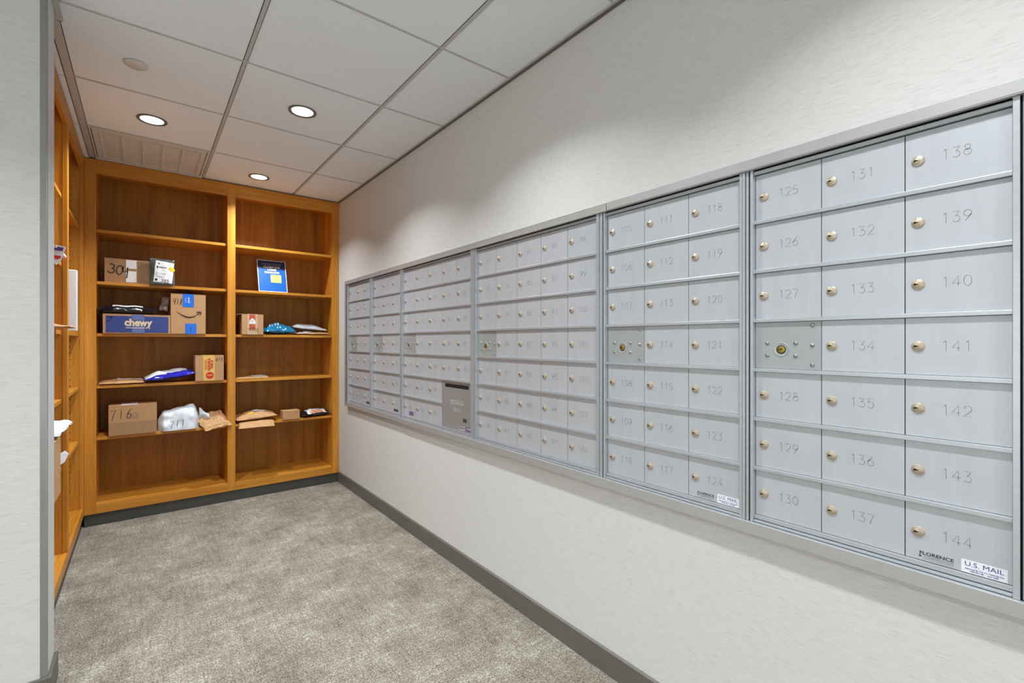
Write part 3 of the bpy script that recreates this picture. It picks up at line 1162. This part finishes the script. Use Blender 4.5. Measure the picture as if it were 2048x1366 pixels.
t = carton('cardboard_box', 'low wide box with a navy blue printed front and cream lettering', 'box', -.212, .151, 4.120, 4.40, S3, 1.404, 'card', dchewy, 'cardboard parcels on the back bookcase')
M['ftape'] = plain('faint_clear_tape', (86, 100, 156), 0.2, scale=12, amt=0.1)
strip(t, 'tape', 'ftape', [(-.062, .006, 1.274, 1.331), (-.062, .006, 1.362, 1.402)], lambda x, z: (x, 4.1190 - 1.6 * E, z), 'strip of clear tape')

soft('poly_mailer', 'flat glossy black poly mailer with a white label lying on the blue printed box', 'mailer',
     'black', .318, .230, .056, place(-.082, 4.235, 1.4068, rx=-1.0, rz=-1), [
         patch('label', 'white', -.080, .080, -.106, -.030, 0, 'white shipping label')], 5, .12, 9)


def damz(mb, t):
    f = FR(4.1190 - E)
    mb.text('', .01, f, 'ink')
    hand(mb, '418', .194, 1.507, .042, .0032, f, gap=.06, wf=.40, tilt=-7)
    # smiling arrow: a tapering curve and a hooked head
    up = []
    lo = []
    for i in range(17):
        s = i / 16
        x = .187 + .132 * s
        base = 1.437 - .036 * math.sin(math.pi * (s * .86 + .02)) - .004 * s
        th = .0012 + .0085 * math.sin(math.pi * min(1, s * .95 + .05)) ** .8
        up.append((x, base))
        lo.append((x, base - th))
    pts = up + lo[::-1]
    mb.add([f(*p) for p in pts], [tuple([i, i + 1, 32 - i, 33 - i]) for i in range(16)], 'smile')
    mb.ribbon([(.306, 1.431), (.320, 1.436), (.332, 1.434), (.333, 1.424), (.327, 1.411)], .0062, f, 'smile')
    mb.ribbon([(.308, 1.418), (.320, 1.424), (.330, 1.433)], .0045, f, 'smile')


def tp(mb):
    f = FR(4.1190 - .0016)
    mb.text('prime', .017, f, 'white', .258, 1.518, bold=.0004, rot=90)
    mb.ribbon(arc(.248, 1.518, .010, .016, 100, 260, 8), .002, f, 'white')


t = carton('cardboard_box', 'tall brown cardboard box marked 418 with a black smile arrow and blue tape', 'box', .153, .362, 4.120, 4.36, S3, 1.5610, 'card', damz, 'cardboard parcels on the back bookcase')
tape(t, 'tapeb', .222, .290, 4.1190, 1.4685, 1.5612, 4.36, 'bright blue tape over the top edge', tp)


def tp2(mb):
    f = FR(4.1190 - .0016)
    mb.text('prime', .014, f, 'signd', .270, 1.306, rot=90)


tape(t, 'tapeb', .238, .305, 4.1190, 1.2722, 1.3480, None, 'bright blue tape at the bottom', tp2)

soft('plastic_bag', 'crumpled clear plastic bag standing behind the tall smile-arrow box', 'bag',
     'silver', .050, .105, .020, place(.125, 4.300, 1.4965, rx=80, rz=-25, ry=6), None, 8, .5, 3.0, fr=7)
MB_ = [o for o in C.objects if o.name == 'plastic_bag'][0]
MB_['label'] = 'crumpled greyish plastic bag propped up behind the tall smile-arrow box'

# --- fourth shelf left bay ------------------------------------------------
def lines_tag(q, f):
    for k in range(4):
        q.rect(-.05, .03, -.02 + k * .012, -.017 + k * .012, f, 'inkg')


soft('padded_mailer', 'flat kraft paper mailer with a pale label, at the left end of the fourth shelf', 'mailer',
     'kraft', .240, .285, .024, place(-.118, 4.268, S4), [
         patch('label', 'white', -.03, .11, .01, .13, 6, 'pale shipping label', lines_tag)], 11, .30, 3.0,
     warp=lambda p: (p.x, p.y, p.z + .05 * max(0, p.y + .02) ** 1.0 * (.5 + .5 * math.sin(p.x * 9))))


def wblue(p):
    # rises toward its right end, where it rests against the small box
    s = (p.x + .15) / .30
    return (p.x, p.y, p.z + .040 * max(0, s) ** 1.3)


def blue_print(q, S):
    pass


def dblue(mb, t, S):
    # white upper sheet that wraps the left end and the top of the blue bag
    q = MB()
    f = lambda x, y: S(x, y, 1, .0022)
    def g(u, v):
        x = -.143 + .245 * u
        lo = -.119 + .062 * min(1, max(0, (u - .10) / .75))
        return f(x, lo + (.115 - lo) * v)
    q.rect(0, 1, 0, 1, g, 'wpoly', 24, 18)
    o = q.build('label', t)
    o['label'] = 'white printed panel on the blue bag'
    f2 = lambda x, y: S(x, y, 1, .0026)
    mb.text('www. mailer', .001, f2, 'white') if False else None
    for pl in strokes('II1I1I', .012, .30, .2):
        mb.ribbon([(x + .045, y - .080) for x, y in pl], .002, f2, 'white')
    mb.ribbon([(-.01, -.092), (.035, -.086)], .003, f2, 'white')
    mb.ribbon(arc(-.035, -.094, .012, .006, 0, 360, 10), .003, f2, 'white')


soft('poly_mailer', 'royal blue and white poly mailer slumped against the small yellow-taped box', 'mailer',
     'blue', .290, .250, .066, place(.150, 4.232, S4, rz=2), [dblue], 13, .26, 2.6, warp=wblue)


def d614(mb, t):
    f = FR(4.1190 - E)
    hand(mb, '614', .447, 1.085, .026, .0026, f, gap=.12, wf=.45, slant=.1)


def t614(mb):
    f = FR(4.1190 - .0018)
    mb.text('IF SEAL', .021, f, 'red', .400, 1.046, bold=.0008, rot=-90)
    mb.text('IS BROKEN', .019, f, 'red', .383, 1.046, bold=.0008, rot=-90)
    mb.text('CHECK CONTENTS', .0085, f, 'red', .369, 1.046, bold=.0002, rot=-90)
    mb.text('BEFORE ACCEPTING', .0080, f, 'red', .359, 1.046, bold=.0002, rot=-90)
    pts = [(.388 + .026 * math.cos(R(22.5 + 45 * k)), .966 + .026 * math.sin(R(22.5 + 45 * k))) for k in range(8)]
    mb.add([f(*p) for p in pts], [tuple(range(8))], 'red')
    f3 = FR(4.1190 - .0024)
    mb.text('STOP', .014, f3, 'tapey', .388, .966, bold=.0006)


t = carton('cardboard_box', 'small square cardboard box marked 614 with yellow tape and a red stop sign print', 'box', .298, .477, 4.120, 4.30, S4, 1.1140, 'card', d614, 'cardboard parcels on the back bookcase')
tape(t, 'tapey', .346, .418, 4.1190, .9265, 1.1142, 4.30, 'yellow tape with red warning print', t614)

# --- fifth shelf left bay -------------------------------------------------
def d716(mb, t):
    f = FR(4.1190 - E)
    hand(mb, '716', -.120, .724, .060, .0030, f, gap=.20, wf=.50, slant=.08)
    for rr in (.020, .015, .009):
        mb.ribbon(arc(-.046, .712, rr, rr, 0, 360, 18), .0012, f, 'inkg')
    mb.ribbon([(-.184, .672), (.072, .672)], .0010, f, 'cream')


M['cardlow'] = plain('darker_corrugated_flap', (172, 134, 98), 0.75, scale=22, amt=0.06)
t = carton('cardboard_box', 'large brown cardboard box marked 716 on the fifth shelf', 'box', -.184, .074, 4.120, 4.40, S5, .7830, 'card', d716, 'cardboard parcels on the back bookcase')
strip(t, 'tape', 'cardlow', [(-.182, .0725, S5 + .002, .671)], FR(4.1190 - .0006), 'wide brown tape over the lower half')
mb = MB().box(-.12, -.03, 4.13, 4.30, .7831, .7838, 'white')
mb.build('label', t)


def w711(p):
    u = p.x / .150
    v = p.y / .125
    bulge = 1.0
    return (p.x * (1 - .08 * p.z / .14), p.y + (-.02 if v < 0 else .01), p.z + .020 * max(0, u) * (1 if v > 0 else .2))


def d711(mb, t, S):
    pass


def pouch(name, label, cat, key, x0, x1, y0, y1, z0, zl, zr, seed, marks):
    """a stuffed bag with an upright front, rounded shoulders and crumpled ears"""
    t = thing(name, label, cat, ((x0 + x1) / 2, (y0 + y1) / 2, z0))
    n, m = 40, 30
    W, D = x1 - x0, y1 - y0

    def S(a, b, off=0.0):
        # a: around the width 0..1, b: front bottom (0) over the top to back bottom (1)
        zt = zl + (zr - zl) * a
        hh = zt - z0
        if b < .36:
            s = b / .36
            y = y0 + D * .10 * s ** 2
            z = z0 + hh * .82 * s
            nrm = Vector((0, -1, .15))
        elif b < .50:
            s = (b - .36) / .14
            y = y0 + D * (.10 + .22 * s)
            z = z0 + hh * (.82 + .18 * math.sin(s * math.pi / 2))
            nrm = Vector((0, -.6, .8))
        elif b < .80:
            s = (b - .50) / .30
            y = y0 + D * (.32 + .60 * s)
            z = z0 + hh * (1 - .10 * s * s)
            nrm = Vector((0, 0, 1))
        else:
            s = (b - .80) / .20
            y = y0 + D * (.92 + .08 * s)
            z = z0 + hh * .90 * (1 - s)
            nrm = Vector((0, 1, 0))
        e = min(1, (min(a, 1 - a)) / .16)
        e = math.sin(e * math.pi / 2)
        z = z0 + (z - z0) * (.55 + .45 * e)
        y = (y0 + D * .45) + (y - y0 - D * .45) * (.35 + .65 * e)
        x = x0 + W * a
        q = Vector((x * 16 + seed, y * 14, z * 16))
        nz = noise.fractal(q, .9, 2.0, 3)
        fold = abs(noise.noise(Vector((x * 11 + z * 14 + seed, z * 6, seed))))
        p = Vector((x, y, z)) + nrm.normalized() * ((nz * .010 + (fold - .2) * .013) * (.3 + .7 * min(1, 4 * (z - z0) / hh)) + off)
        p.z = max(p.z, z0 + .0004)
        return p
    mb = MB()
    vs = []
    fs = []
    for j in range(m + 1):
        for i in range(n + 1):
            vs.append(S(i / n, j / m))
    for j in range(m):
        for i in range(n):
            q = j * (n + 1) + i
            fs.append((q, q + 1, q + n + 2, q + n + 1))
    for i in (0, n):
        fs.append(tuple((n + 1) * j + i for j in range(m + 1)))
    mb.add(vs, fs, key, True)
    marks(mb, t, S)
    mb.build('mailer_body', t)
    return t


def mk711(mb, t, S):
    f = lambda x, z: S((x - .080) / .245, (z - S5) / (.150) * .36 / .82 * .9, .0016)
    hand(mb, '711', .190, .634, .052, .0028, f, gap=.10, wf=.52, slant=.1)


pouch('poly_mailer', 'plump white poly bag marked 711 beside the large 716 box', 'mailer', 'wpoly', .080, .325, 4.112, 4.34, S5, .704, .760, 4, mk711)
# the loose corner of the white bag
t711 = [o for o in C.objects if o.name.startswith('poly_mailer') and '711' in o.get('label', '')][0]
mb = MB()
vs = []
for j in range(7):
    for i in range(9):
        u, v = i / 8, j / 6
        x = .325 + .062 * u
        z = .728 - .060 * u - (.085 - .055 * u) * v + .004 * math.sin(9 * u + 5 * v)
        y = 4.150 + .015 * math.sin(5 * u) + .02 * v * (1 - u) + .006 * math.cos(7 * v)
        vs.append((x, y, z))
mb.add(vs, [(j * 9 + i, j * 9 + i + 1, j * 9 + i + 10, j * 9 + i + 9) for j in range(6) for i in range(8)], 'wpoly', True)
o = mb.build('loose_corner', t711)
md = o.modifiers.new('thickness', 'SOLIDIFY')
md.thickness = .0015


def tk(q, f):
    hand(q, '720', -.01, .028, .026, .0022, f, gap=.12, wf=.6)
    for k in range(6):
        q.ribbon([(-.06 + k * .02, -.02 - .004 * (k % 3)), (-.048 + k * .02, -.016)], .003, f, 'ink')


soft('padded_mailer', 'crumpled kraft mailer marked 720 hanging over the shelf edge beside the centre post', 'mailer',
     'kraft', .180, .200, .030, place(.414, 4.168, S5 + .034, rx=29, rz=13, ry=-8), [
         patch('marking', 'kraft', -.07, .08, -.080, .015, 0, None, tk, .0016)], 17, .62, 3.0, fr=6,
     warp=lambda p: (p.x, p.y, max(p.z, 0) + .0))

# --- right bay ------------------------------------------------------------
# poster on the second shelf, tipped back
t = thing('shelf_sign', 'blue paper sign reading PLEASE CHECK CLOSET FOR LARGE PACKAGES with a sticky note', 'sign', (.825, 4.150, S2))
lean = math.atan2(.090, .268)
sx0, sx1 = .719, .931


def SG(off=0.0):
    cs, sn = math.cos(lean), math.sin(lean)
    return lambda x, v: (x, 4.152 + v * sn - off * cs, S2 + .0005 + v * cs + off * sn)


H_ = .279
mb = MB()
a, b = SG(0), SG(-.0012)
vs = [a(sx0, 0), a(sx1, 0), a(sx1, H_), a(sx0, H_), b(sx0, 0), b(sx1, 0), b(sx1, H_), b(sx0, H_)]
mb.add(vs, [(0, 1, 2, 3), (7, 6, 5, 4), (0, 4, 5, 1), (1, 5, 6, 2), (2, 6, 7, 3), (3, 7, 4, 0)], 'white')
mb.rect(sx0 + .005, sx1 - .005, .005, .200, SG(.0004), 'signb')
mb.rect(sx0 + .005, sx1 - .005, .200, H_ - .005, SG(.0004), 'signd')
f = SG(.0009)
cx = .825
mb.text('PLEASE CHECK', .0215, f, 'inkg', cx, .243, bold=.0008, sx=1.02)
mb.text('CLOSET FOR', .0215, f, 'cream', cx, .218, bold=.0008, sx=1.0)
mb.text('LARGE', .0215, f, 'white', cx, .194, bold=.0012, sx=1.0)
mb.text('PACKAGES', .0215, f, 'white', cx, .170, bold=.0012, sx=1.02)
mb.build('sheet', t)
mb = MB()
mb.rect(.812, .890, .082, .152, SG(.0016), 'note')
f = SG(.0022)
for txt, x, v in (('104', .856, .142), ('304', .858, .127), ('1119', .868, .110), ('603', .852, .094)):
    hand(mb, txt, x, v, .011, .0014, f, gap=.15, wf=.6)
mb.ribbon([(.818, .134), (.824, .140), (.831, .136)], .0012, f, 'ink')
o = mb.build('sticky_note', t)
o['label'] = 'yellow-green sticky note with handwritten numbers'


def d420(mb, t):
    f = FR(4.1190 - 3 * E)
    hand(mb, '4720', .676, 1.312, .028, .0022, f, gap=.10, wf=.52, tilt=-4)


t = carton('cardboard_box', 'small cardboard box marked 4720 with clear tape and red print, under the blue sign', 'box', .596, .746, 4.120, 4.36, S3, 1.4320, 'card', d420, 'cardboard parcels on the back bookcase')
# an open flap that sticks out to the left
mb = MB()
mb.add([(.5955, 4.125, 1.4325), (.5955, 4.30, 1.4325), (.556, 4.25, 1.427), (.556, 4.13, 1.424), (.5955, 4.125, 1.4345), (.5955, 4.30, 1.4345), (.556, 4.25, 1.429), (.556, 4.13, 1.426)],
       [(0, 1, 2, 3), (7, 6, 5, 4), (0, 4, 5, 1), (1, 5, 6, 2), (2, 6, 7, 3), (3, 7, 4, 0)], 'card')
mb.build('flap', t)


def t420(mb):
    f = FR(4.1190 - .0014)
    for k in range(5):
        mb.text('FRAGILE', .0110, f, 'red', .668, 1.4255 - k * .0085, bold=.0006)
        mb.text('FRAGILE', .0110, f, 'red', .668, 1.348 - k * .0085, bold=.0006)


tape(t, 'ctape', .634, .704, 4.1190, 1.2735, 1.4322, 4.36, 'clear tape with red lettering', t420)
mb = MB()
f = FR(4.1190 - .0020)
mb.add([f(.643, 1.356), f(.690, 1.356), f(.690, 1.372), f(.675, 1.398), f(.660, 1.398)], [(0, 1, 2, 3, 4)], 'white')
mb.ribbon(arc(.667, 1.376, .006, .006, 0, 330, 8), .0016, FR(4.1190 - .0026), 'inkb')
mb.build('label', t)


def dteal(mb, t, S):
    f = lambda x, y: S(x, y, 1, .0018)
    for k in range(5):
        mb.ribbon([(-.075 + .022 * k, -.055 + .004 * k), (-.069 + .022 * k, -.030 + .004 * k)], .005, f, 'white')


soft('poly_mailer', 'small crumpled teal blue poly bag between the 4720 box and the silver mailers', 'mailer',
     'teal', .228, .190, .085, place(.872, 4.228, S3, rz=4), [dteal], 21, .36, 1.8, fr=5)
soft('poly_mailer', 'lower pale mailer with torn label, squashed beneath the silver mailer', 'mailer',
     'kraft', .270, .220, .034, place(1.136, 4.240, S3, rz=-2), [
         patch('label', 'white', -.13, -.02, -.10, .02, 8, 'pale label with dark print', lambda q, f: q.rect(-.02, .03, -.02, .01, f, 'ink'))],
     23, .40, 2.4, key2='silver', fr=5)
t = [o for o in C.objects if 'lower pale mailer' in o.get('label', '')][0]
soft('poly_mailer', 'shiny silver poly mailer with handwriting, on top of the pale one', 'mailer',
     'silver', .262, .215, .048, place(1.115, 4.245, S3 + .046, rx=5, ry=5, rz=-3), [
         lambda mb, t, S: [mb.ribbon([(x - .01, y - .05) for x, y in pl], .0026, (lambda x, y: S(x, y, 1, .0014)), 'ink') for pl in strokes('144', .030, .55, .2, 'h')]],
     25, .24, 2.2)

soft('paper_envelope', 'thin brown paper envelope with white label, alone on the fourth shelf of the right bay', 'envelope',
     'kraft', .235, .190, .010, place(.684, 4.238, S4, rz=-3), [
         patch('label', 'white', -.005, .10, -.02, .06, 0, 'white label')], 31, .5, 4.0,
     warp=lambda p: (p.x, p.y, p.z + .055 * max(0, (p.y + .06)) * (1 if p.x > 0 else .6)))

soft('padded_mailer', 'flat kraft mailer jutting over the shelf edge underneath the bulging one', 'mailer',
     'kraft', .245, .240, .014, place(.700, 4.185, S5 + .0005, rz=-3), None, 33, .35, 5.0,
     warp=lambda p: (p.x, p.y, p.z - (.034 * min(1, max(0, (-.062 - p.y)) / .05) if p.y < -.062 else 0)))
soft('padded_mailer', 'bulging kraft mailer with a lilac label at the left end of the lowest filled shelf', 'mailer',
     'kraft', .285, .220, .062, place(.702, 4.232, S5 + .017, rx=1, ry=-3, rz=3), [
         patch('label', 'white', -.03, .08, -.03, .07, 0, 'white and lilac label', lambda q, f: (q.rect(-.05, .05, .005, .03, f, 'lpurp'))),
         patch('sticker', 'stickr', -.06, -.02, -.062, -.045, 10, 'yellow sticker')], 35, .22, 2.2)


def tri_box(mb, t):
    f = FR(4.1190 - E)
    mb.ribbon([(.893, .650), (.952, .612), (1.012, .642)], .0016, f, 'cardlow')
    mb.ribbon([(.893, .588), (.930, .622)], .0012, f, 'cardlow')
    mb.ribbon([(1.010, .588), (.975, .622)], .0012, f, 'cardlow')


t = carton('cardboard_box', 'tiny brown box with folded triangular end flaps on the lowest filled shelf', 'box', .888, 1.016, 4.120, 4.22, S5, .6520, 'kraft', tri_box, 'cardboard parcels on the back bookcase')


def dwrap(mb, t, S):
    q = MB()
    f = lambda x, y: S(x, y, 1, .0016)
    q.rect(-.075, .085, -.078, .050, f, 'wpoly', 14, 10)
    f = lambda x, y: S(x, y, 1, .0026)
    q.rect(-.050, .055, -.076, -.040, f, 'orange', 12, 5)
    q.add([f(.0, -.03), f(.03, -.02), f(.02, .02), f(-.01, .005)], [(0, 1, 2, 3)], 'orange')
    o = q.build('label', t)
    o['label'] = 'white and orange printed front'


soft('poly_mailer', 'clear wrapped packet with white and orange print, beside the tiny brown box', 'packet',
     'black', .235, .170, .058, place(1.152, 4.212, S5, rz=5), [dwrap], 41, .34, 2.0, fr=5)
mb_t = [o for o in C.objects if 'clear wrapped packet' in o.get('label', '')][0]

# --- left bookcase parcels (only their ends show past the wall) -------------
t = thing('shipping_envelope', 'white cardboard envelope with purple and orange print sticking out of the left bookcase', 'envelope', (-.40, 2.90, S2))
mb = MB()
y0 = 2.775
vs = [(-.60, y0, S2 + .004), (-.266, y0, S2 + .004), (-.266, y0 + .16, S2 + .004), (-.60, y0 + .16, S2 + .004)]
mb.box(-.62, -.292, 2.78, 3.10, S2 + .0005, S2 + .012, 'white')
mb.build('envelope_body', t, bevel=.001)
mb = MB()
v = [(-.30, 2.79, S2 + .012), (-.262, 2.80, S2 + .010), (-.272, 2.90, S2 - .070), (-.30, 2.80, S2 - .050)]
mb.add([(-.312, 2.785, 1.633), (-.264, 2.800, 1.629), (-.284, 2.815, 1.560), (-.298, 2.812, 1.548), (-.312, 2.80, 1.575)], [(0, 1, 2, 3, 4)], 'white')
mb.add([(-.312, 2.7845, 1.626), (-.272, 2.7965, 1.624), (-.275, 2.7975, 1.608), (-.312, 2.7845, 1.609)], [(0, 1, 2, 3)], 'purple')
mb.add([(-.312, 2.794, 1.588), (-.281, 2.806, 1.588), (-.285, 2.811, 1.572), (-.312, 2.796, 1.574)], [(0, 1, 2, 3)], 'red')
o = mb.build('flap', t)
md = o.modifiers.new('thickness', 'SOLIDIFY')
md.thickness = .0008
md.offset = 1

t = thing('flat_carton', 'tall white slab-like carton standing upright in the left bookcase beside its middle post', 'box', (-.42, 3.40, S3))
MB().box(-.58, -.2780, 3.385, 3.425, S3, 1.5975, 'white').build('carton_body', t, bevel=.003)

soft('padded_mailer', 'flat kraft mailer jutting from the left bookcase beside the upright white carton', 'mailer',
     'kraft', .36, .30, .022, place(-.432, 2.93, S3 + .002, rz=0), None, 51, .35, 3.5)

t = carton('cardboard_box', 'brown box with a printed curve poking out of the left bookcase behind the wall end', 'box', -.58, -.2735, 2.545, 2.720, S5, .822, 'card', None, 'cardboard parcels on the left bookcase')
mb = MB()
fz = lambda y, z: (-.2735 - E, y, z)
mb.ribbon([(2.62, .80), (2.66, .79), (2.685, .74), (2.682, .68), (2.67, .65)], .006, fz, 'smile')
mb.ribbon([(2.676, .668), (2.668, .650), (2.684, .648)], .006, fz, 'smile')
mb.build('printed_arrow', t)
mb = MB()
mb.add([(-.273, 2.70, .700), (-.273, 2.70, .748), (-.262, 2.735, .752), (-.252, 2.755, .735), (-.262, 2.73, .706)], [(0, 1, 2, 3, 4)], 'white')
o = mb.build('label', t)
o['label'] = 'loose white label curling off the box corner'
md = o.modifiers.new('thickness', 'SOLIDIFY')
md.thickness = .0006
soft('poly_mailer', 'white paper packet lying on the brown box in the left bookcase', 'mailer',
     'wpoly', .36, .400, .050, place(-.440, 2.790, .8250), None, 61, .4, 3.0)
SC['author_note'] = ''
del SC['author_note']
# drop helper properties
for o in C.objects:
    if 'base' in o:
        del o['base']
